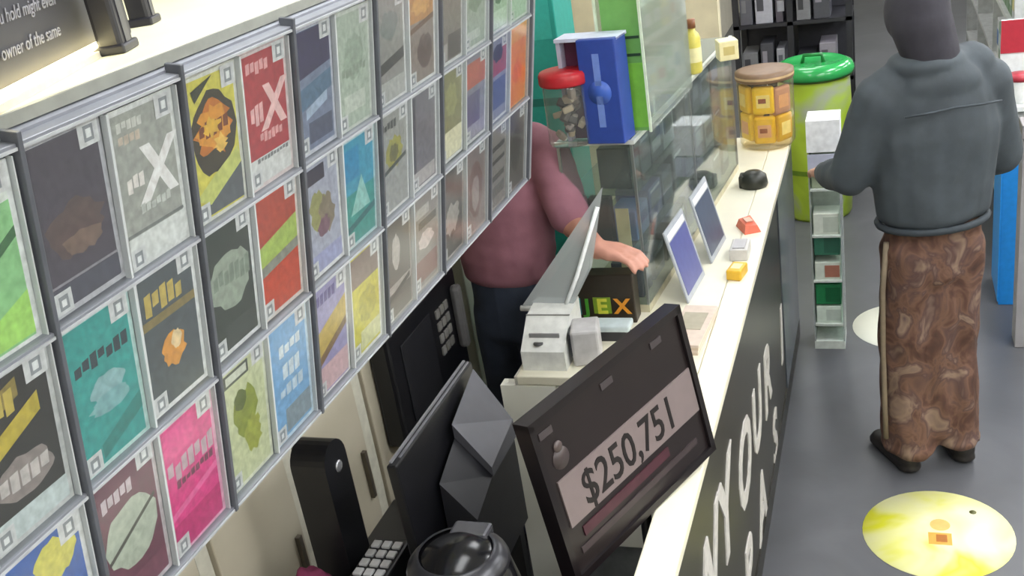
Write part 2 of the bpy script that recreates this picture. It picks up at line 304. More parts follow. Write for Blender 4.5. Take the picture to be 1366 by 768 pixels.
for (r, c), (desc, base, frame, els, price, num) in sorted(TK.items()):
    cell = c // 2; a, b = divY[cell] + .007, divY[cell + 1] - .007; h = (b - a) / 2
    ya, yb = (a, a + h) if c % 2 == 0 else (a + h, b)
    s0, s1 = rowS[r]; Wt, Ht = (yb - ya) - .006, (s1 - s0) + .004
    seed = r * 100 + c; rr = random.Random(seed)
    o = make_ticket(els, base, frame, Wt, Ht, seed, price, num).build('scratch_ticket', None, PP(.006 + (.002 if c % 2 else 0), (ya + yb) / 2, (s0 + s1) / 2 + rr.uniform(-.003, .003)), (rr.uniform(-.012, .012), TH + rr.uniform(-.004, .012), 0))
    pos = '%s from camera' % ORD[c - 1]
    tag(o, '%s, %s row, %s' % (desc, ROWN[r], pos), 'ticket', 'scratch tickets in the dispenser')
    pn = MB(); pm = clear('pocket', '#fbfcfc', .02, .15); em = mat('#ced2d4', .25, 0, .05)
    pn.box((.0135, ya, s0 - .004), (.0145, yb, s1 + .002), pm)
    for q in (ya, yb - .0018): pn.box((.006, q, s0 - .004), (.0148, q + .0018, s1 + .002), em)
    pn.build('pocket', disp)
bx((-.03, Y1, S0), (.02, Y1 + .012, S1), mat('#9fa2a6', .4)).build('end_plate', disp)
# cream shelf over the dispenser
sh = thing('display_shelf', 'cream lit shelf running along the top of the ticket dispenser', 'shelf', (-.85, 0, 2.2))
cream = mat('#e6e0c0', .45, 0, .05, 6)
bx((-.90, .2, .004), (-.012, 2.66, .02), cream, .003).build('board', sh)
bx((-.012, .2, .004), (-.006, 2.66, .018), mat('#8d8f88', .5)).build('edge_strip', sh)
for y in (.4, 1.5, 2.6): MB().add([(-.9, y, 0), (-.9, y + .02, 0), (-.5, y, 0), (-.5, y + .02, 0), (-.9, y, -.3), (-.9, y + .02, -.3)], [[0, 2, 4], [1, 5, 3], [0, 1, 3, 2], [2, 3, 5, 4], [0, 4, 5, 1]], cream).build('bracket', sh)
# dark lettered board standing on the shelf
A = pix(0, 140, 2, 2.22); B = pix(130, 70, 2, 2.22); dirv = (B - A).normalized(); yaw = math.atan2(dirv.y, dirv.x)
bd = thing('letter_board', 'dark grey board with faint white handwritten lines standing on the cream shelf', 'sign', A - dirv * .55 + Vector((0, 0, 0)), (0, 0, yaw))
bx((0, 0, .0), (1.0, .03, .42), mat('#3a3a41', .6, 0, .1, 10), .004).build('board', bd)
for k, (txt, x0, z0) in enumerate((('including previous', .60, .112), ('you hold might even', .585, .076), ('owner of the same', .585, .040))):
    MB().text(txt, .022, mat('#8d8d96', .6), T(x0, -.0012, z0) @ RX90, ext=.0006, shear=.3).build('lettering', bd)
# warm strip lamp along the foot of the board
lp = thing('strip_lamp', 'warm white strip lamp along the foot of the dark board', 'lamp', A - dirv * .5 + Vector((dirv.y, -dirv.x, 0)) * .02, (0, 0, yaw))
bx((0, -.004, 0), (.85, .012, .008), mat('#d8d4c4', .4)).build('base', lp)
MB().tube([(.01, .003, .014), (.84, .003, .014)], .0045, emit('strip', '#fff0b8', 9.0)).build('tube', lp)
# two dark posts on the shelf
pm_ = mat('#2c2c33', .35, 0, .1, 12)
for lab, p0, wx in (('thick black post standing on the cream shelf beside the dark board', (162, 68), .024), ('thinner black post standing behind the thick post on the shelf', (197, 32), .018)):
    b0 = pix(*p0, 2, 2.22)
    t = thing('shelf_post', lab, 'post', b0, (0, 0, yaw))
    bx((-wx, -.012, .004), (wx, .022, .7), pm_, .006).build('post', t); bx((-wx - .006, -.016, 0), (wx + .006, .026, .012), pm_, .003).build('foot', t)
    bx((-wx * .35, -.0135, .012), (wx * .35, -.011, .69), mat('#474750', .3)).build('groove', t)

# ------------------------------------------------------------------ cabinets below the dispenser
cab_m = mat('#b3ab97', .6, 0, .07, 5); door_m = mat('#bcb4a0', .55, 0, .06, 5)
yb_ = [.75, 1.13, 1.51, 1.89, 2.27, 2.55, 2.83]
for k in range(6):
    a, b = yb_[k], yb_[k + 1]
    t = thing('wall_cabinet', 'beige cabinet under the ticket dispenser, %s from the camera' % ORD[k], 'cabinet', (XW, a, 0), group='beige cabinets along the wall')
    bx((.001, .001, 0), (.33, b - a - .001, 1.5), cab_m).build('body', t)
    d = bx((.33, .012, .1), (.35, b - a - .05, 1.47), door_m, .004).build('door', t)
    bx((.35, b - a - .09, .75), (.362, b - a - .075, .9), mat('#6b6459', .4, .6)).build('handle', d)
    bx((.33, b - a - .046, .0), (.345, b - a - .002, 1.5), mat('#cbc8b8', .5)).build('stile', t)
po = thing('wall_column', 'pale grey square column beside the maroon-shirted clerk', 'column', (-1.61, 3.27, 0))
bx((-.09, -.06, 0), (.15, .08, 2.2), mat('#bcc0b2', .55, 0, .06, 6), .006).build('shaft', po); bx((-.1, -.065, 0), (.16, .09, .1), mat('#9b9d94', .5), .004).build('skirting', po)

# ------------------------------------------------------------------ clerk-side cart and machines
bk = mat('#17171b', .35, 0, .2, 15); bk2 = mat('#232327', .4, 0, .15, 20); dg = mat('#3d3d44', .4, 0, .1, 20)
ct = thing('equipment_cart', 'black low equipment cart behind the counter carrying the terminal', 'cart', (-1.03, 1.7, 0))
bx((-.22, -.55, .82), (.145, .35, .85), bk, .004).build('top', ct); bx((.147, -.55, .82), (.345, -.04, .85), bk, .004).build('side_leaf', ct)
bx((-.2, -.5, .12), (.13, .33, .15), bk, .004).build('lower_shelf', ct)
for sx, sy in ((-.2, -.52), (-.2, .31), (.11, .31), (.11, -.52), (.31, -.52), (.31, -.08)): bx((sx, sy, 0), (sx + .03, sy + .03, .82), bk).build('leg', ct)
bx((-.17, .325, .15), (.11, .34, .82), bk2).build('back_panel', ct)
tm = thing('lottery_terminal', 'black lottery terminal with a thin upright screen and grey hood on the cart', 'terminal', (-.95, 1.9, .85))
HX = [[3, 2, 1, 0], [4, 5, 6, 7], [0, 1, 5, 4], [1, 2, 6, 5], [2, 3, 7, 6], [3, 0, 4, 7]]
MB().add([(.016, -.18, 0), (.09, -.18, 0), (.09, .11, 0), (.016, .11, 0), (.016, -.17, .29), (.09, -.17, .20), (.09, -.05, .235), (.016, -.05, .335), (.016, .11, .335), (.09, .11, .235)],
         [[3, 2, 1, 0], [0, 1, 5, 4], [4, 5, 6, 7], [7, 6, 9, 8], [1, 2, 9, 6, 5], [2, 3, 8, 9], [3, 0, 4, 7, 8]], bk2).build('housing', tm)
MB().add([(.016, -.055, .3355), (.094, -.055, .2355), (.094, .112, .2355), (.016, .112, .3355), (.016, -.055, .37), (.094, -.055, .26), (.094, .112, .285), (.016, .112, .42)], HX, mat('#4c4c53', .35, 0, .08, 20)).build('hood', tm)
sn = MB().box((-.012, -.30, .0), (.012, .15, .42), bk, .004).build('screen', tm, (0, 0, 0), (0, R(-2), 0))
bx((-.008, -.29, .421), (-.002, .145, .425), mat('#8d8d94', .3, .3)).build('bezel_strip', sn); bx((.005, -.27, .421), (.009, .14, .425), mat('#7d7d85', .3, .3)).build('bezel_strip', sn)
bx((.022, -.184, .15), (.084, -.18, .158), mat('#77777e', .3, .3)).build('paper_slot', tm)
pr = thing('ticket_printer', 'glossy black dome-topped printer nearest the camera on the cart', 'printer', (-.805, 1.50, .85))
MB().lathe([(.115, 0), (.12, .06), (.118, .2), (.104, .26), (.08, .295), (.04, .315), (.001, .32)], mat('#141417', .18, 0, .1, 10), 32).build('body', pr)
MB().lathe([(.095, .268), (.104, .272), (.100, .282), (.08, .302), (.074, .302)], mat('#303035', .3, .2), 32, cap=False).build('cover_ring', pr)
bx((-.03, .04, .285), (.05, .085, .312), mat('#5a5a60', .25, .4), .006).build('highlight_plate', pr)  # lighter grey plate painting a silver highlight onto the dome
kp = thing('key_pad', 'small white-keyed pad lying on the cart beside the dome printer', 'keypad', (-1.075, 1.63, .85), (0, 0, R(0)))
bx((-.045, -.09, 0), (.045, .09, .14), bk2, .006).build('body', kp)
for i in range(3):
    for j in range(5): bx((-.036 + i*.026, -.078 + j*.032, .14), (-.016 + i*.026, -.056 + j*.032, .147), mat('#c9c9cc', .4), .002).build('key', kp)
tw = thing('speaker_tower', 'tall black round-topped case with a silver badge against the beige cabinets', 'case', (-1.19, 1.68, .85))
pts = [(-.048, 0), (.048, 0)] + [(.048 * math.cos(a), .37 + .05 * math.sin(a)) for a in [math.pi * i / 12 for i in range(13)]]
mbx = MB(); N = len(pts)
mbx.add([(-.04, y, z) for y, z in pts] + [(.045, y, z) for y, z in pts], [list(range(N))[::-1], [N + i for i in range(N)]] + [[i, (i + 1) % N, N + (i + 1) % N, N + i] for i in range(N)], bk)
mbx.build('shell', tw)
MB().lathe([(.014, 0), (.014, .003), (.009, .005), (.001, .005)], mat('#b8b8bc', .25, .7), 16, T(.045, .005, .355) @ Matrix.Rotation(R(90), 4, 'Y')).build('badge', tw)
mc = MB(); bm = bmesh.new(); bmesh.ops.create_icosphere(bm, subdivisions=4, radius=1)
for v in bm.verts:
    d = mnoise.noise(v.co * 2.2) * .18; v.co *= 1 + d; v.co = Vector((v.co.x * .05, v.co.y * .065, max(v.co.z, -.5) * .125))
mc.bmadd(bm, mat('#6b2142', .85, 0, .2, 30, .3), True)
tag(mc.build('cloth_bundle', None, (-1.19, 1.535, .912)), 'crumpled maroon cloth lying on the cart at the frame bottom', 'cloth')
# black desk telephone fixed to the cabinets
ph = thing('wall_telephone', 'black wall telephone with grey keys and handset fixed to the beige cabinets', 'telephone', (-1.40, 2.60, .82))
bx((0.001, -.27, 0), (.07, .26, .36), bk, .012).build('body', ph)
for i in range(4):
    for j in range(3): bx((.07, .06 + j*.034, .13 + i*.042), (.077, .086 + j*.034, .158 + i*.042), mat('#84827f', .45), .002).build('key', ph)
hs = MB().box((.07, .185, .09), (.105, .225, .31), mat('#6c6b6b', .4), .015).build('handset', ph)
bx((.07, -.2, .05), (.074, .02, .3), bk2, .003).build('speaker_plate', ph)

# ------------------------------------------------------------------ counter
ctr = thing('counter_front', 'long counter front with white brush lettering and a cream top cap', 'counter', (-.43, 0, 0))
ZT, CY0, CY1 = 1.0, .9, 4.68
dark_panel = mat('#2e2b22', .35, 0, .2, 6)
bx((-.035, CY0, 0), (0, CY1, ZT - .03), dark_panel).build('front_panel', ctr)
capm = mat('#efe9d2', .35, 0, .04, 8)
bx((-.07, CY0, ZT - .03), (.012, CY1, ZT), capm, .004).build('top_cap', ctr)
bx((0, CY0, 0), (.006, CY1, .09), mat('#26241f', .4)).build('kick_board', ctr)
bx((0, 4.0, .09), (.006, CY1, ZT - .035), mat('#6f767c', .25, .5, .1, 8)).build('reflection_panel', ctr)  # reflection on the far counter front, put in as a grey-blue sheet
let_m = mat('#c9c5bf', .6, 0, .1, 40)
for txt, y, z, sz in (('W', 1.80, .55, .34), ('Y', 2.20, .53, .36), ('O', 2.56, .44, .34), ('U', 2.92, .42, .32), ('R', 3.26, .38, .32), ('I', 3.85, .28, .32), ('P', 2.55, .10, .30), ('A', 2.92, .08, .30), ('S', 3.42, .06, .28)):
    MB().text(txt, sz, let_m, T(.001, y, z) @ FACE_X, ext=.003, shear=.18, sx=1.1, offset=.008).build('letter', ctr)
dk = thing('service_desk', 'white clerk-side desk unit joined behind the counter front', 'desk', (-1.01, 2.455, 0))
wht = mat('#eeede2', .5, 0, .04, 6)
bx((-.055, 0, 0), (.11, .04, .969), wht).build('stile', dk); bx((.45, 0, 0), (.5, .04, .969), wht).build('stile', dk)
bx((.112, .005, .72), (.448, .04, .965), wht, .003).build('drawer_front', dk)
bx((.112, .005, .42), (.448, .04, .712), wht, .003).build('drawer_front', dk)
bx((.11, .02, 0), (.45, .04, .415), mat('#7d8183', .5)).build('recess_panel', dk)
bx((0, .04, .0), (.03, 2.2, .969), wht).build('side_panel', dk)
wt = thing('worktop', 'cream worktop of the service desk under the glass case', 'worktop', (-1.012, 2.455, .97))
bx((0, 0, 0), (.511, 2.225, .03), mat('#e4dfcb', .35, 0, .05, 8), .004).build('slab', wt)
bx((-.006, 0, .002), (0, 2.225, .028), mat('#bdbab0', .4)).build('edge_band', wt)

# jackpot sign on the counter cap
sg = thing('jackpot_sign', 'dark tilted jackpot sign showing $250,751 on a pinkish grey band', 'sign', (-.40, 2.10, 1.02), (0, 0, 0))
Mz = Matrix.Rotation(R(65.6), 4, 'Z') @ Matrix.Rotation(R(-7.5), 4, 'X') @ Matrix.Rotation(R(-3.2), 4, 'Y')
SW, SH = .52, .373
sg.matrix_world = T(-.403, 2.10, 1.02) @ Mz
fm = mat('#211a1b', .35, 0, .1, 10); bm_ = mat('#7c6f6e', .45, 0, .05, 20)
bx((-SW, .0, .0), (0, .03, SH), fm, .004).build('panel', sg)
for a, b in (((-SW - .004, -.008, SH - .014), (.004, .034, SH + .004)), ((-SW - .004, -.008, -.004), (.004, .034, .012)), ((-.012, -.008, 0), (.004, .034, SH)), ((-SW - .004, -.008, .0), (-SW + .012, .034, SH))):
    bx(a, b, mat('#1a1517', .3)).build('frame', sg)
bx((-SW + .03, -.004, .115), (-.015, .0, .225), bm_).build('amount_band', sg)
MB().text('$250,751', .112, mat('#191314', .5), T(-.265, -.0048, .130) @ RX90, ext=.0008, align='CENTER', sx=.80, offset=.0008).build('lettering', sg)
bx((-SW + .06, -.003, .075), (-.15, 0, .098), mat('#45222c', .5)).build('lower_stripe', sg)
bx((-SW + .04, -.003, .045), (-.05, 0, .06), mat('#3c3234', .5)).build('lower_stripe', sg)
for x in (-.48, -.28, -.1): bx((x - .02, -.003, .327), (x + .02, 0, .343), mat('#433c3e', .4), .001).build('top_mark', sg)
mm = MB(); mm.lathe([(.024, 0), (.024, .002)], mat('#463c3c', .4), 20, T(-.46, 0, .265) @ RX90); mm.lathe([(.012, 0), (.012, .0035)], mat('#564a48', .4), 14, T(-.46, 0, .292) @ RX90); mm.build('emblem', sg)
stn = MB().box((-.20, .03, -.0), (-.16, .05, .25), fm).build('mount_plate', sg)
st = thing('sign_stand', 'black stand post holding up the jackpot sign behind the counter', 'stand', (-.545, 1.96, 0))
MB().tube([(0, 0, .012), (0, 0, 1.2)], .014, bk).build('pole', st); MB().lathe([(.07, 0), (.07, .01), (.03, .02)], bk, 24).build('foot', st)

# glass display case on the worktop
gc = thing('glass_case', 'glass countertop display case with metal edges and stocked shelves', 'display case', (-.705, 2.87, 1.0), (0, 0, R(-4.5)))
GX, GY, GZ = .235, 1.36, .55
gl = clear('glass', '#e2eae7', .05, .05); al = mat('#a9adab', .3, .7, .05)
bx((-GX, 0, 0), (0, GY, .025), mat('#c3bda0', .5)).build('base_tray', gc)
bx((-GX - .004, -.004, GZ - .006), (.006, GY, GZ), clear('topglass', '#dfe8e4', .22, .04)).build('top_pane', gc)
bx((-.004, .0, .025), (0, GY, GZ - .006), gl).build('front_pane', gc)
bx((-GX + .005, .0, .025), (-.005, .004, GZ - .006), gl).build('near_pane', gc)
bx((-GX, GY - .004, .025), (0, GY, GZ - .006), gl).build('far_pane', gc)
for z in (.21, .38): bx((-GX + .006, .006, z), (-.006, GY - .006, z + .005), clear('shelfglass', '#d8e6e0', .06, .05)).build('glass_shelf', gc)
for x in (-GX, -.008):
    for y in (0, GY / 2, GY - .008): bx((x, y, .025), (x + .008, y + .008, GZ - .006), al).build('upright', gc)
bx((-.002, -.006, GZ - .008), (.010, GY, GZ + .004), mat('#d5dad4', .3, .2)).build('edge_trim', gc)
bx((-GX, -.010, GZ - .008), (.010, -.004, GZ + .004), mat('#d5dad4', .3, .2)).build('edge_trim', gc)
bx((-.075, .001, .03), (-.035, .006, .34), mat('#b9ae8a', .5)).build('label_card', gc)
bx((-.165, .012, .216), (-.095, .05, .37), mat('#1e1c18', .5), .006).build('dark_lining', gc)
Mg = T(-.705, 2.87, 1.0) @ Matrix.Rotation(R(-4.5), 4, 'Z')
PC = ['#3c4258', '#5a6070', '#2b2d33', '#6f7fae', '#50505c', '#8f93a4', '#37413d', '#77706a', '#4b4f86', '#a8aab0', '#2f3440', '#646a72']
PN = ['slate blue', 'steel grey', 'black', 'periwinkle', 'charcoal', 'silver grey', 'dark green', 'taupe', 'indigo', 'pale grey', 'navy', 'mid grey']
rr = random.Random(3)
for lv, z in enumerate((.026, .216, .386)):
    y = .05; k = 0
    while y < GY - .14:
        wy = rr.uniform(.09, .14); hh = rr.uniform(.09, .135); dx = rr.uniform(.08, .13); ci = (k * 5 + lv * 3) % 12
        t = thing('product_pack', '%s pack on the %s level of the glass case, %s from the camera' % (PN[ci], ('bottom', 'middle', 'upper')[lv], ORD[k]), 'package',
                  Mg @ Vector((-.03 - dx, y, z)), (0, 0, R(-4.5)), 'packs inside the glass case')
        bx((0, 0, 0), (dx, wy, hh), paper(PC[ci]), .003).build('carton', t)
        bx((dx, wy * .12, hh * .35), (dx + .001, wy * .88, hh * .75), paper(PC[(ci + 5) % 12])).build('print_panel', t)
        if k % 2: bx((dx, wy * .12, hh * .82), (dx + .001, wy * .88, hh * .9), paper('#c9ccd2')).build('print_stripe', t)
        y += wy + rr.uniform(.012, .04); k += 1
# slanted magazines leaned against the customer side of the case
for k, (yy, col, lab) in enumerate(((2.93, '#565b90', 'violet-blue glossy booklet leaning on the front pane of the glass case'), (3.24, '#465064', 'slate glossy booklet leaning on the front pane behind the violet one'))):
    t = thing('booklet', lab, 'booklet', (-.60 + k * .028, yy, 1.0), (0, R(-14), R(-4.5)), 'booklets leaning on the glass case')
    bx((0, 0, 0), (.006, .22, .24), paper('#a4a9b0'), .001).build('pages', t)
    bx((.006, .015, .02), (.0072, .205, .2), paper(col)).build('cover_print', t); bx((.006, .015, .205), (.0072, .205, .225), paper('#e6e8ea')).build('title_strip', t)

# on top of the case
Zc = 1.555
def at(x, y): return pix(x, y, 2, Zc)
p = at(764, 190)
j = thing('candy_jar', 'clear snack jar with a red lid on top of the glass case', 'jar', p)
MB().lathe([(.001, .002), (.064, .002), (.068, .01), (.067, .17), (.058, .19)], clear('jar', '#eeeeea', .06, .08), 28, cap=False).build('glass_body', j)
MB().lathe([(.072, .178), (.075, .184), (.075, .206), (.07, .215), (.001, .218)], mat('#c02a33', .35), 32).build('lid', j)
sw = MB(); r2 = random.Random(5)
for k in range(26):
    a = r2.uniform(0, 6.28); q = r2.uniform(0, .045); sw.box((-.016, -.012, -.009), (.016, .012, .009), mat(['#8d8177', '#b5a892', '#5d5a58', '#3c3836', '#a39b96'][k % 5], .5), .004, T(q*math.cos(a), q*math.sin(a), .03 + .13 * k / 26) @ Euler((r2.random()*3, r2.random()*3, r2.random()*3)).to_matrix().to_4x4())
tag(sw.build('sweets', j), kind='stuff')
p = at(812, 192)
t = thing('blue_carton', 'tall blue carton with a white top edge on the glass case', 'box', p, (0, 0, R(-8)))
bx((-.065, 0, 0), (.05, .09, .30), paper('#2b4698'), .003).build('carton', t)
bx((-.14, .02, .292), (.05, .1, .302), paper('#d5dcf0')).build('top_flap', t)
bx((-.14, .03, .0), (-.128, .09, .292), paper('#c4c6dc')).build('side_flap', t)
bx((-.128, .06, .0), (-.066, .09, .29), paper('#5a3048')).build('back_card', t)
for z in (.05, .17): bx((-.02, -.0015, z), (.0, 0, z + .09), paper('#6f8ad0')).build('print_panel', t)
MB().lathe([(.035, 0), (.035, .0015)], paper('#3f64c0'), 20, T(-.008, 0, .15) @ RX90).build('print_disc', t)
p = at(868, 176)
t = thing('clear_display_box', 'clear acrylic display box with a green backing card on the glass case', 'display box', p, (0, 0, R(-4.5)))
bx((-.12, .02, 0), (-.005, .026, .40), paper('#6fa85a')).build('backing_card', t)
bx((-.06, .0185, .01), (-.008, .0195, .2), paper('#7fc24a')).build('card_print', t)
bx((-.058, .0182, .22), (-.012, .0192, .228), paper('#2f4a34')).build('card_line', t); bx((-.058, .0182, .27), (-.012, .0192, .278), paper('#2f4a34')).build('card_line', t)
acr = clear('acrylic', '#eef3ee', .14, .05)
bx((-.13, .5, 0), (.0, .503, .42), acr).build('pane', t); bx((.0, .0, 0), (.003, .503, .42), acr).build('pane', t); bx((-.133, 0, .42), (.003, .503, .423), acr).build('pane', t); bx((-.133, 0, 0), (-.130, .503, .42), acr).build('pane', t)
for x in (-.133, -.003): bx((x, -.001, 0), (x + .007, .006, .42), mat('#cfdcc4', .3)).build('edge', t)
yb2 = at(927, 97)
t = thing('yellow_bottle', 'small yellow bottle with a brown cap on the far part of the case', 'bottle', yb2)
MB().lathe([(.024, 0), (.028, .008), (.028, .12), (.022, .135), (.013, .145), (.013, .16)], mat('#d8cc62', .3), 20).build('body', t)
MB().lathe([(.015, .155), (.015, .185), (.001, .187)], mat('#8a5a3a', .4), 16).build('cap', t)
MB().lathe([(.0285, .04), (.0285, .09)], paper('#efe6b0'), 20, cap=False).build('label_wrap', t)
t = thing('cream_cube', 'small cream cube box at the far end of the glass case', 'box', at(979, 76) + Vector((-.02, -.02, 0)), (0, 0, R(20)))
bx((-.035, -.035, 0), (.035, .035, .07), paper('#eadfae'), .004).build('carton', t); bx((-.02, -.036, .02), (.02, -.035, .05), paper('#cbb978')).build('print_panel', t)
# teal standing carton beyond the dispenser
t = thing('teal_carton', 'tall teal carton standing beyond the end of the dispenser', 'box', (-1.27, 3.78, 0))
bx((-.12, -.05, 0), (.12, .19, 1.92), paper('#2fa195'), .005).build('carton', t); bx((-.1, -.0515, 1.45), (.1, -.05, 1.48), paper('#23776e')).build('print_stripe', t); bx((-.1, -.0515, 1.7), (.1, -.05, 1.88), paper('#3fb5a8')).build('print_panel', t)

# things on the desk in front of the case
t = thing('letter_box_sign', 'dark box with coloured letters J E X on the worktop before the glass case', 'box', (-.965, 2.795, 1.0), (0, 0, R(0)))
bx((0, 0, 0), (.235, .062, .16), mat('#2e261c', .4), .004).build('carton', t)
bx((.0, -.002, .03), (.065, 0, .085), paper('#2f7f80')).build('print_patch', t)
bx((.105, -.0015, .033), (.16, 0, .087), paper('#7c9a2c')).build('print_patch', t)
for ch, x, col in (('J', .085, '#4a9a30'), ('E', .132, '#d2d24a'), ('X', .195, '#d8902c')):
    MB().text(ch, .068, paper(col), T(x, -.0025, .035) @ RX90, ext=.0008, align='CENTER', offset=.002).build('letter', t)
# leaning clear sheet
q = [pix(695, 411, 2, 1.12), pix(762, 412, 2, 1.12), None, None]
q[2] = pix(790, 355, 1, 2.70); q[3] = pix(804, 250, 1, 2.76)
t = thing('plastic_sheet', 'tilted clear plastic sheet with a bright white lower edge beside the clerk', 'plastic sheet')
ps = clear('sheet', '#dde2e4', .26, .12)
MB().slab([q[0], q[1], q[2], q[3]], .004, ps).build('sheet', t)
MB().tube([q[0], q[1]], .009, mat('#f1f4f4', .3)).build('lower_edge', t)
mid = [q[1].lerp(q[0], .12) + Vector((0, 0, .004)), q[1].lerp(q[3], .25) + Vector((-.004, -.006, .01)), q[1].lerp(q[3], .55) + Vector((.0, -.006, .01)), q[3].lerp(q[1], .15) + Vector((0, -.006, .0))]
MB().tube(mid, .0065, mat('#eef3f3', .25)).build('fold', t)  # curved highlight along the sheet's fold, made as a white tube
MB().tube([(q[0] + q[1]) / 2 + Vector((.03, .02, 0)), Vector(((q[0].x + q[1].x) / 2 + .05, q[0].y + .06, 1.0))], .006, mat('#c9cccc', .3)).build('leg', t)
# white receipt printer, grey scanner, pale slab
t = thing('receipt_printer', 'white receipt printer at the near corner of the worktop', 'printer', (-1.0, 2.49, 1.0))
MB().add([(0, 0, 0), (.13, 0, 0), (.13, .2, 0), (0, .2, 0), (0, .0, .06), (.13, .0, .06), (.13, .2, .14), (0, .2, .14), (0, .09, .13), (.13, .09, .13)],
         [[3, 2, 1, 0], [0, 1, 5, 4], [4, 5, 9, 8], [8, 9, 6, 7], [2, 3, 7, 6], [1, 2, 6, 9, 5], [3, 0, 4, 8, 7]], mat('#d9dad6', .4)).build('body', t)
bx((.02, .035, .085), (.11, .04, .10), mat('#8a8a8a', .4)).build('paper_slot', t)
MB().lathe([(.014, 0), (.014, .004)], mat('#3a3a3c', .4), 14, T(.05, .02, .075)).build('button', t)
bx((-.001, .0905, .131), (.131, .094, .134), mat('#8f8f8c', .4)).build('lid_gap', t)
t = thing('barcode_scanner', 'pale grey upright scanner block beside the white receipt printer', 'scanner', (-.815, 2.52, 1.0), (0, 0, R(12)))
bx((-.04, 0, 0), (.04, .1, .11), mat('#b6b4b4', .4), .008).build('body', t); bx((-.045, .01, .03), (-.04, .09, .1), mat('#44444a', .2)).build('window', t)
t = thing('card_terminal', 'pale blue-grey slab terminal with a dark front before the lettered box', 'terminal', (-.885, 2.67, 1.0))
bx((0, 0, .03), (.16, .065, .05), mat('#b8c4c6', .4), .005).build('cover', t); bx((.01, .005, 0), (.15, .06, .03), mat('#28282c', .4)).build('body', t)
t = thing('paper_stack', 'stack of pinkish printed papers on the worktop behind the jackpot sign', 'papers', (-.615, 2.60, 1.0), (0, 0, R(-4)))
for k in range(4): bx((.003 * k, -.002 * k, .009 * k), (.10 + .002 * k, .25, .009 * k + .008), paper(['#c9b7a4', '#d2c2b4', '#c4b09c', '#cdbcae'][k])).build('sheet', t)
bx((.015, .02, .0355), (.06, .06, .0365), paper('#a8464c')).build('print_patch', t); bx((.02, .09, .0355), (.09, .2, .0365), paper('#a8a08c')).build('print_patch', t)
# counter goods at the far end
b0 = pix(1022, 200, 2, 1.0)
t = thing('snack_canister', 'clear canister of yellow snack bags with a brown lid near the counter end', 'canister', b0 + Vector((0, .09, 0)))
MB().lathe([(.001, .002), (.105, .002), (.118, .02), (.12, .28), (.112, .30)], clear('canister', '#fbf4dc', .04, .06), 32, cap=False).build('body', t)
MB().lathe([(.122, .295), (.124, .3), (.124, .33), (.1, .335), (.001, .337)], mat('#7a5f47', .45), 32).build('lid', t)
MB().lathe([(.1245, .308), (.1245, .318)], mat('#c9ab80', .4), 32, cap=False).build('lid_band', t)
for k, (a, z, c) in enumerate(((-90, .03, '#e0b81e'), (-35, .03, '#d0a81c'), (-145, .04, '#e8c62c'), (-90, .16, '#f0cc30'), (-40, .15, '#b98a7a'), (-150, .16, '#e6c238'), (60, .05, '#d8b020'), (130, .1, '#e0bc2c'))):
    M = Matrix.Rotation(R(a + 90), 4, 'Z') @ T(0, -.092, z)
    m_ = MB().box((-.046, -.014, 0), (.046, .016, .12), paper(c), .012, M)
    m_.box((-.028, -.0152, .03), (.028, -.014, .085), paper('#d6a27e' if k % 2 == 0 else '#f2e29a'), 0, M)
    if k in (0, 3): m_.box((-.02, -.0162, .05), (.012, -.0152, .07), paper('#8a4a30'), 0, M)
    m_.build('snack_bag', t)
b1 = pix(1012, 250, 2, 1.0)
t = thing('card_reader', 'small black rounded card reader on the cream worktop', 'card reader', b1 + Vector((-.02, .02, 0)))
MB().lathe([(.05, 0), (.056, .012), (.05, .045), (.03, .06), (.001, .064)], mat('#24261f', .4), 24).build('body', t); bx((-.055, -.03, 0), (-.02, .03, .05), mat('#2b2d26', .4), .006).build('grip', t)
b2 = pix(1006, 305, 2, 1.0)
t = thing('red_packet', 'small orange-red packet lying on the worktop edge', 'packet', b2 + Vector((-.02, 0, 0)), (0, 0, R(25)))
MB().add([(-.03, -.05, 0), (.03, -.05, 0), (.03, .05, 0), (-.03, .05, 0), (-.022, -.04, .03), (.02, -.042, .025), (.022, .04, .035), (-.02, .042, .028)], [[3, 2, 1, 0], [4, 5, 6, 7], [0, 1, 5, 4], [1, 2, 6, 5], [2, 3, 7, 6], [3, 0, 4, 7]], paper('#d8694e')).build('pouch', t)
bx((-.012, -.02, .033), (.012, .02, .037), paper('#e8b09c')).build('print_patch', t)
b3 = pix(992, 368, 2, 1.0)
t = thing('yellow_packet', 'small yellow packet on the worktop beside the front cap', 'packet', b3 + Vector((-.02, 0, 0)), (0, 0, R(-10)))
bx((-.025, -.04, 0), (.025, .04, .035), paper('#d6a92c'), .006).build('pouch', t); bx((-.015, -.02, .035), (.015, .02, .036), paper('#efdf9c')).build('print_patch', t)
t = thing('leaflet_box', 'pale grey leaflet box on the worktop between two small packets', 'box', pix(1000, 340, 2, 1.0) + Vector((-.03, 0, 0)))
bx((-.03, -.05, 0), (.03, .05, .04), paper('#c5c2be'), .003).build('tray', t); bx((-.02, -.04, .04), (.02, .04, .044), paper('#a9a6a8')).build('leaflet', t)

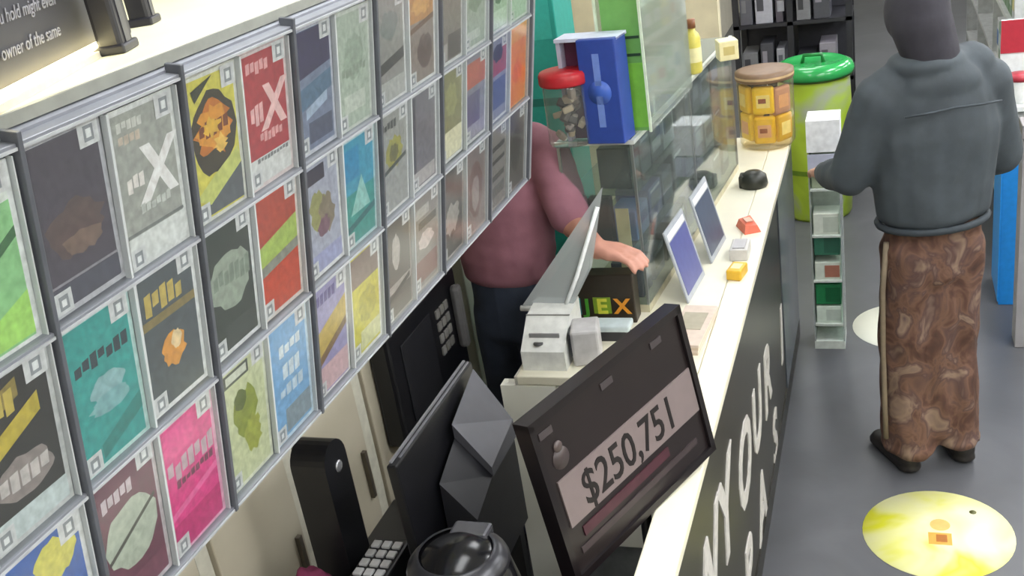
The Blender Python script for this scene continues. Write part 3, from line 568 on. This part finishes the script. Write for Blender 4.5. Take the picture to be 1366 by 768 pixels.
# slim floor rack at the counter end
t = thing('leaflet_rack', 'slim white floor rack with green packs beside the counter end', 'display rack', (-.345, 4.53, 0))
rw = mat('#ccd3cc', .4); RWx = .135
bx((0, 0, 0), (RWx, .16, .04), rw).build('base', t); bx((0, .15, .04), (RWx, .16, 1.09), rw).build('back', t)
for x in (0, RWx - .006): bx((x, .0, .04), (x + .006, .15, .95), clear('rackside', '#dce4e0', .3, .2)).build('side', t)
for z in (.12, .34, .56, .78): bx((.006, 0, z), (RWx - .006, .15, z + .01), rw).build('shelf', t)
bx((-.002, -.004, .96), (RWx + .002, .155, 1.1), mat('#eceef2', .4)).build('header', t)
bx((.0, -.006, .86), (RWx, .0, .95), paper('#b9bccf')).build('header_print', t)
for k, (z, col, col2, lab) in enumerate(((.13, '#cfdccf', '#b6c2b8', 'pale'), (.225, '#1f7a48', '#0f5a34', 'deep green'), (.35, '#c9d0c4', '#a06a58', 'white and brown'), (.47, '#37705a', '#2b5a48', 'dull green'), (.57, '#d3d8cc', '#b8c0b4', 'off-white'), (.79, '#9aa58c', '#7c8a70', 'mottled olive'))):
    pk = thing('leaflet_pack', '%s pack in the slim floor rack, %s from the bottom' % (lab, ORD[k]), 'package', (-.345, 4.53, z), group='packs in the slim rack')
    hh = .085 if z in (.13, .35) else .1
    if z == .225: hh = .1
    bx((.012, .012, 0), (RWx - .012, .12, hh), paper(col), .003).build('carton', pk)
    bx((.055, .0105, .012), (RWx - .016, .012, hh - .015), paper(col2)).build('print_panel', pk)

# green-lidded barrel
t = thing('barrel_cooler', 'lime green barrel cooler with a glossy green lid beyond the counter', 'cooler', (-.43, 6.35, 0))
MB().lathe([(.19, 0), (.2, .02), (.215, .3), (.215, .6), (.205, .86), (.2, .88)], pattern('barrel', [(.3, '#8ea52a'), (.5, '#a9c43a'), (.62, '#a3a89a'), (.75, '#9db03a')], 3.0, .35), 40).build('body', t)
MB().lathe([(.222, .865), (.232, .875), (.232, .90), (.22, .925), (.18, .945), (.16, .935), (.1, .93), (.001, .93)], mat('#2f9a50', .15, 0, .15, 6), 40).build('lid', t)
MB().lathe([(.2165, .30), (.2165, .33)], mat('#5c7a1c', .4), 40, cap=False).build('band', t); MB().lathe([(.207, .852), (.222, .858), (.222, .868)], mat('#355216', .5), 40, cap=False).build('rim', t)
MB().tube([(-.06, 0, .93), (-.05, 0, .975), (.05, 0, .975), (.06, 0, .93)], .012, mat('#237a3e', .3)).build('handle', t)

# dark rack at the far end
t = thing('metal_rack', 'dark metal rack holding grey goods behind the green barrel', 'shelving', (-1.02, 7.4, 0))
dk2 = mat('#2a2a30', .45)
for x in (0, .36, .74):
    for y in (0, .4): bx((x, y, 0), (x + .04, y + .04, 1.7), dk2).build('upright', t)
for z in (.15, .55, .95, 1.35): bx((0, 0, z), (.78, .44, z + .025), dk2).build('shelf', t)
bx((0, .43, .15), (.78, .44, 1.7), mat('#3a3a42', .6)).build('back_panel', t)
rr = random.Random(9); GC = ['#77777c', '#4a4a52', '#9a9aa2', '#3a3a40', '#8a8690', '#5d5d66', '#a9a9b4', '#55505a']
GN = ['mid grey', 'charcoal', 'light grey', 'black', 'mauve grey', 'slate', 'silver', 'plum grey']
k = 0
for lv, z in enumerate((.575, .975, 1.375)):
    x = .05; q_ = 0
    while x < .66:
        if .33 < x < .41: x = .42
        wx = rr.uniform(.08, .13); hh = rr.uniform(.16, .28)
        pk = thing('grey_carton', '%s carton on the dark metal rack, %s shelf, %s from left' % (GN[k % 8], ('lower', 'middle', 'upper')[lv], ORD[q_]), 'box', (-1.02 + x, 7.42, z), group='cartons on the dark rack')
        bx((0, 0, 0), (min(wx, .335 - x if x < .3 else .73 - x), .25, hh), paper(GC[k % 8]), .004).build('carton', pk); bx((.012, -.0015, hh * .4), (wx * .5, 0, hh * .8), paper(GC[(k + 3) % 8])).build('print_panel', pk)
        x += wx + .02; k += 1; q_ += 1

# right-hand aisle
t = thing('blue_floor_display', 'bright blue cardboard floor display with white trays right of the customer', 'display stand', (.475, 5.0, 0))
bx((0, 0, 0), (.42, .3, .76), paper('#1f86d8'), .003).build('blue_base', t)
bx((-.006, -.004, .02), (.0, .31, .74), paper('#2a94e4')).build('side_sheet', t)
bx((-.004, -.004, .76), (.43, .3, .80), paper('#e0e3e4'), .003).build('tray', t); bx((.0, .28, .8), (.42, .3, 1.3), paper('#d9dcdd')).build('back_card', t); bx((0, 0, .95), (.42, .28, .97), paper('#dfe2e3')).build('tray', t)
for k in range(3):
    for lv, z in enumerate((.8, .97)):
        pk = thing('white_tub', 'white tub on the %s tray of the blue floor display, %s from left' % (('lower', 'upper')[lv], ORD[k]), 'tub', (.545 + k * .13, 5.1, z), group='tubs on the blue display')
        MB().lathe([(.05, 0), (.055, .01), (.055, .1), (.05, .11)], mat('#dcdedd', .4), 20).build('body', pk); MB().lathe([(.057, .1), (.057, .125), (.001, .128)], mat('#c3c7c8', .4) if lv == 0 else mat('#b03040', .4), 20).build('lid', pk)
bx((0, .275, 1.15), (.42, .281, 1.3), paper('#b02c3c')).build('header_card', t)
t = thing('grey_bollard', 'pale grey square post at the right frame edge', 'post', (.505, 4.56, 0))
bx((0, 0, 0), (.1, .12, 1.0), mat('#9c9a9c', .5, 0, .08, 8), .004).build('shaft', t); bx((-.006, -.006, .96), (.106, .126, 1.02), mat('#8a888a', .4), .004).build('cap', t)
t = thing('aisle_shelf', 'long grey shop shelf along the right aisle', 'shelving', (.56, 5.6, 0))
gsm = mat('#c4c6c6', .5)
bx((.30, 0, 0), (.34, 3.4, 1.5), gsm).build('back_panel', t)
for z in (.1, .45, .8, 1.15): bx((0, 0, z), (.3, 3.4, z + .025), gsm).build('shelf', t)
for y in (0, 1.12, 2.26, 3.38): bx((.0, y, 0), (.3, y + .02, 1.5), gsm).build('divider_panel', t)
rr = random.Random(21); AC = ['#d8dad8', '#c4c9cc', '#b03a40', '#3f6fb0', '#d8cc90', '#e4e4e2', '#6a8a6a', '#b8b0a8']; AN = ['white', 'silver', 'red', 'blue', 'cream', 'bright white', 'green', 'tan']
for lv, z in enumerate((.475, .825, 1.175)):
    y = .05; k = 0
    while y < 1.05:
        wy = rr.uniform(.1, .16); ci = rr.randrange(8); wy = min(wy, 1.10 - y)
        pk = thing('shelf_carton', '%s carton on the right aisle shelf, %s level, %s from near end' % (AN[ci], ('low', 'middle', 'upper')[lv], ORD[k]), 'box', (.58, 5.6 + y, z), group='cartons on the aisle shelf')
        hh = rr.uniform(.16, .26); bx((0, 0, 0), (.2, wy, hh), paper(AC[ci]), .004).build('carton', pk); bx((-.0015, .02, hh * .3), (0, wy - .02, hh * .7), paper(AC[(ci + 3) % 8])).build('print_panel', pk)
        y += wy + .015; k += 1

# floor stickers
ds = thing('floor_sticker', 'round cream and yellow distancing sticker on the floor before the customer', 'sticker', (.137, 3.185, 0), group='round floor stickers')
ym = pattern('sticker', [(.35, '#efedc4'), (.52, '#e9e79a'), (.62, '#e2e02a'), (.75, '#ece88a')], 3.2, .45)
MB().lathe([(.245, .0002), (.245, .002), (.001, .0021)], ym, 48).build('disc', ds)
MB().lathe([(.033, 0), (.033, .0004)], paper('#d9b46a'), 20, T(.01, .045, .0022), smooth=False).build('print_mark', ds)
bx((-.03, -.065, .0022), (.045, .0, .0026), paper('#e0a24a')).build('print_mark', ds); bx((-.005, -.05, .0027), (.03, -.01, .003), paper('#a8682c')).build('print_mark', ds)
MB().lathe([(.012, 0), (.012, .0004)], paper('#5a5a30'), 12, T(.12, .13, .0022)).build('print_mark', ds)
d2 = thing('floor_sticker', 'round white distancing sticker on the floor, half hidden behind the customer', 'sticker', (.06, 4.77, 0), group='round floor stickers')
MB().lathe([(.245, .0002), (.245, .002), (.001, .0021)], mat('#eeeee0', .45, 0, .04, 6), 48).build('disc', d2)
MB().lathe([(.02, 0), (.02, .0004)], paper('#c9c7a8'), 16, T(.05, 0, .0022)).build('print_mark', d2)

# ------------------------------------------------------------------ people
def blob(segs, voxel, smooth_it, m, name, fold=0.0, fscale=9.0, parent=None, fstretch=(1, 1, .45)):
    """one continuous surface: hulls of ellipsoid pairs, voxel-remeshed and smoothed"""
    mb = MB()
    def sph(p, r):
        r = r if isinstance(r, tuple) else (r, r, r)
        bm = bmesh.new(); bmesh.ops.create_icosphere(bm, subdivisions=3, radius=1)
        vs = [Vector((v.co.x * r[0], v.co.y * r[1], v.co.z * r[2])) + Vector(p) for v in bm.verts]; bm.free(); return vs
    for s in segs:
        bm = bmesh.new(); vs = sph(s[0], s[1]) + (sph(s[2], s[3]) if len(s) > 2 else [])
        for v in vs: bm.verts.new(v)
        r_ = bmesh.ops.convex_hull(bm, input=bm.verts)
        bmesh.ops.delete(bm, geom=[g for g in r_['geom_interior'] if isinstance(g, bmesh.types.BMVert)], context='VERTS')
        mb.bmadd(bm, m)
    o = mb.build(name, parent)
    a = o.modifiers.new('r', 'REMESH'); a.mode = 'VOXEL'; a.voxel_size = voxel
    b = o.modifiers.new('s', 'SMOOTH'); b.iterations = smooth_it; b.factor = .5
    dg_ = bpy.context.evaluated_depsgraph_get(); me = bpy.data.meshes.new_from_object(o.evaluated_get(dg_))
    o.modifiers.clear(); o.data = me
    if fold:
        for v in me.vertices:
            q = Vector((v.co.x * fstretch[0], v.co.y * fstretch[1], v.co.z * fstretch[2])) * fscale
            v.co += v.normal * fold * (mnoise.noise(q) + .5 * mnoise.noise(q * 2.3))
    me.materials.clear(); me.materials.append(m)
    for p_ in me.polygons: p_.use_smooth = True
    return o
def hand(w, d, up, side, s=1.0):
    """palm and five bent fingers; w wrist, d pointing direction, up back of the hand, side towards the thumb"""
    w, d, up, side = Vector(w), Vector(d).normalized(), Vector(up).normalized(), Vector(side).normalized()
    P = lambda a, b, c: tuple(w + d * a * s + side * b * s + up * c * s)
    segs = [(P(0, 0, 0), .026 * s, P(.04, .018, 0), .02 * s), (P(0, 0, 0), .024 * s, P(.045, -.022, 0), .018 * s), (P(.04, .018, 0), .019 * s, P(.08, .022, 0), .014 * s), (P(.04, -.018, 0), .018 * s, P(.075, -.026, 0), .013 * s), (P(.04, 0, 0), .018 * s, P(.08, 0, 0), .014 * s)]
    for b, L in ((.030, .072), (.010, .08), (-.010, .074), (-.029, .058)):
        k0 = P(.08, b, 0); k1 = P(.08 + L * .5, b * 1.08, -.008); k2 = P(.08 + L * .82, b * 1.1, -.03)
        segs += [(k0, .0098 * s, k1, .009 * s), (k1, .009 * s, k2, .0078 * s)]
    segs += [(P(.012, .022, 0), .015 * s, P(.045, .052, -.008), .0115 * s), (P(.045, .052, -.008), .0112 * s, P(.078, .058, -.018), .0088 * s)]
    return segs
def head(c, s=1.0, f=1):
    x, y, z = c   # centre of the skull, facing +Y
    P = lambda a, b, e: (x + a * s, y + b * s, z + e * s)
    return [(P(0, -.012, .02), (.076 * s, .095 * s, .098 * s)), (P(0, .0, .0), (.066 * s, .085 * s, .08 * s), P(0, .035, -.085), (.038 * s, .04 * s, .03 * s)),
            (P(0, .09, .0), .012 * s, P(0, .108, -.032), .015 * s), (P(-.03, .078, .012), (.02 * s, .012 * s, .010 * s)), (P(.03, .078, .012), (.02 * s, .012 * s, .010 * s)),
            (P(0, .077, -.066), (.026 * s, .012 * s, .009 * s)), (P(-.078, -.005, -.005), (.010 * s, .02 * s, .032 * s)), (P(.078, -.005, -.005), (.010 * s, .02 * s, .032 * s)),
            (P(0, -.02, -.06), .055 * s, P(0, -.035, -.16), .058 * s)]
skin = mat('#b98d78', .55, 0, .08, 25)

# customer: local +Y is where he faces; root turned towards the counter
cust_rot = R(24)
def build_customer():
    L = Vector
    wl, wr = (-.26, .30, 1.10), (.17, .30, 1.02)
    body = [((0, 0, .98), (.13, .08, .1), (0, 0, 1.28), (.16, .1, .1)), ((0, 0, 1.28), (.16, .1, .1), (0, -.01, 1.42), (.14, .085, .08)), ((-.15, 0, 1.44), .05, (.15, 0, 1.44), .05)]
    body += head((-.05, .03, 1.68))
    for s, el, wr_ in ((-1, (-.255, .05, 1.16), wl), (1, (.26, .06, 1.15), wr)):
        body += [((s * .17, 0, 1.43), .05, el, .042), (el, .04, wr_, .028)]
        body += [((s * .08, 0, .95), .065, (s * .09, .015, .52), .052), ((s * .10, .015, .52), .058, (s * .105, -.015, .09), .038), ((s * .105, -.03, .045), .035, (s * .12, .12, .03), .028)]
    body += hand(wl, (.1, 1, -.1), (-.3, .1, 1), (1, 0, .2)) + hand(wr, (-.2, 1, -.1), (.3, .1, 1), (-1, 0, .2))
    o = blob(body, .006, 4, skin, 'person')
    jm = mat('#40474d', .75, 0, .14, 14, .15)
    jk = [((0, -.01, 1.02), (.195, .145, .06), (0, -.01, 1.30), (.225, .155, .1)), ((0, -.01, 1.30), (.225, .155, .1), (0, -.015, 1.44), (.19, .125, .075)),
          ((-.15, -.01, 1.46), .075, (.15, -.01, 1.46), .075), ((-.06, -.02, 1.50), .075, (.06, -.02, 1.50), .075), ((0, -.085, 1.47), (.13, .06, .075)), ((-.03, -.03, 1.535), (.125, .105, .05)), ((-.1, -.01, 1.485), .07, (.13, -.01, 1.50), .075)]
    for s, el, wr_ in ((-1, (-.265, .04, 1.17), wl), (1, (.27, .04, 1.15), wr)):
        we = L(el).lerp(L(wr_), .86)
        jk += [((s * .185, -.005, 1.43), .082, el, .070), (el, .070, tuple(we), .048)]
    blob(jk, .010, 5, jm, 'jacket', .010, 8.0, o)
    hem = [((math.cos(a) * .185, math.sin(a) * .138 - .01, .985), .014, (math.cos(b) * .185, math.sin(b) * .138 - .01, .985), .014) for a, b in [(2*math.pi*i/20, 2*math.pi*(i+1)/20) for i in range(20)]]
    blob(hem, .008, 3, mat('#333a40', .8, 0, .1, 20), 'hem_band', 0, 8, o)
    MB().tube([(-.16, -.150, 1.40), (-.08, -.166, 1.405), (0, -.170, 1.41), (.08, -.166, 1.405), (.16, -.148, 1.40)], .004, mat('#3a4147', .8)).build('yoke_seam', o)
    hd = [((-.05, .0, 1.70), (.10, .118, .12)), ((-.05, -.035, 1.66), (.097, .092, .1), (-.02, -.05, 1.54), (.09, .075, .06))]
    blob(hd, .010, 5, mat('#34323a', .85, 0, .12, 18, .2), 'hood', .004, 10, o)
    pm2 = pattern('camo', [(.28, '#3c2b24'), (.42, '#573b30'), (.50, '#6f5242'), (.57, '#553e3a'), (.66, '#87705f'), (.8, '#5f4c4a')], 11.0, .85, (1, 1, .8), 3.0, .2)
    pt = [((0, -.01, .97), (.165, .12, .05), (0, 0, .80), (.168, .122, .06)), ((0, 0, .8), (.1, .105, .05), (0, -.012, .14), (.1, .098, .04))]
    for s in (-1, 1):
        pt += [((s * .085, -.005, .88), (.095, .115, .08), (s * .082, .01, .50), (.095, .1, .06)), ((s * .082, .01, .50), (.095, .1, .06), (s * .083, -.015, .13), (.096, .105, .05)),
               ((s * .083, -.02, .10), (.1, .112, .045))]
    pa = blob(pt, .009, 4, pm2, 'trousers', .014, 10.0, o)
    MB().tube([(-.172, -.03, .93), (-.187, -.03, .75), (-.186, -.025, .5), (-.189, -.04, .3), (-.188, -.045, .15)], .010, mat('#80725f', .8)).build('side_stripe', pa)
    for s in (-1, 1):
        sm = [((s * .105, -.05, .05), (.045, .05, .04), (s * .125, .13, .035), (.042, .05, .028)), ((s * .105, -.05, .02), (.046, .055, .02), (s * .127, .14, .02), (.044, .055, .02))]
        blob(sm, .008, 3, mat('#26221f', .5), 'shoe', 0, 8, o)
    o.location = (.125, 3.66, 0); o.rotation_euler = (0, 0, cust_rot)
    tag(o, 'customer in a grey hooded jacket and brown patterned trousers standing at the counter', 'person')
build_customer()

def build_clerk():
    # local frame: +Y faces; root turned a little towards the counter
    Mi = (T(-1.185, 2.985, 0) @ Matrix.Rotation(R(-12), 4, 'Z') @ Matrix.Diagonal((1, 1, 1.06, 1))).inverted()
    wr, wl = tuple(Mi @ pix(797, 332, 1, 2.745)), (-.18, .33, 1.06)
    L = Vector
    body = [((0, 0, .98), (.13, .08, .1), (0, .02, 1.25), (.16, .1, .1)), ((0, .02, 1.25), (.16, .1, .1), (0, .04, 1.38), (.14, .085, .08)), ((-.15, .04, 1.4), .05, (.15, .04, 1.4), .05)]
    body += head((0, .10, 1.64))
    er, el = tuple(Mi @ pix(766, 300, 1, 2.86)), (-.21, .13, 1.12)
    body += [((.17, .04, 1.4), .05, er, .042), (er, .04, wr, .03), ((-.17, .04, 1.4), .05, el, .042), (el, .04, wl, .03)]
    for s in (-1, 1):
        body += [((s * .08, 0, .95), .065, (s * .095, .015, .5), .05), ((s * .1, .015, .5), .058, (s * .105, -.015, .09), .038), ((s * .105, -.03, .045), .035, (s * .12, .12, .03), .028)]
    body += hand(wr, (1, .05, -.12), (0, .1, 1), (0, 1, .1)) + hand(wl, (0, 1, -.1), (0, .1, 1), (1, 0, .2))
    o = blob(body, .006, 4, mat('#c08a78', .55, 0, .08, 25), 'person')
    sh_m = mat('#9c6a78', .85, 0, .12, 14, .2)
    st_ = [((0, -.005, 1.05), (.165, .13, .06), (0, .01, 1.26), (.185, .14, .1)), ((0, .01, 1.26), (.185, .14, .1), (0, .035, 1.40), (.17, .11, .07)), ((-.14, .035, 1.43), .068, (.14, .035, 1.43), .068),
           ((.18, .04, 1.40), .075, tuple(L((.18, .04, 1.4)).lerp(L(er), .8)), .068), ((-.18, .04, 1.4), .075, tuple(L((-.18, .04, 1.4)).lerp(L(el), .7)), .068), ((0, .04, 1.45), .07)]
    blob(st_, .010, 4, sh_m, 'shirt', .008, 9, o, (.6, .6, 1.4))
    jn = [((0, -.005, 1.04), (.148, .115, .05), (0, 0, .86), (.152, .12, .06))]
    for s in (-1, 1): jn += [((s * .073, 0, .9), (.08, .11, .08), (s * .09, .015, .5), (.075, .085, .06)), ((s * .09, .015, .5), (.072, .085, .06), (s * .1, -.015, .07), (.06, .07, .03))]
    blob(jn, .010, 4, mat('#3d4557', .85, 0, .15, 20, .1), 'jeans', .006, 10, o)
    hr = [((0, .07, 1.69), (.088, .1, .085)), ((0, .03, 1.64), (.08, .06, .08), (0, .02, 1.56), (.07, .045, .05))]
    blob(hr, .009, 4, mat('#221c1a', .6, 0, .3, 60, .3), 'hair', .006, 20, o)
    for s in (-1, 1):
        blob([((s * .105, -.05, .05), (.045, .05, .04), (s * .125, .13, .035), (.042, .05, .028))], .008, 3, mat('#2c2c30', .5), 'shoe', 0, 8, o)
    o.location = (-1.185, 2.985, 0); o.rotation_euler = (0, 0, R(-12)); o.scale = (1, 1, 1.06)
    tag(o, 'clerk in a maroon shirt and dark jeans behind the counter, reaching right', 'person')
build_clerk()
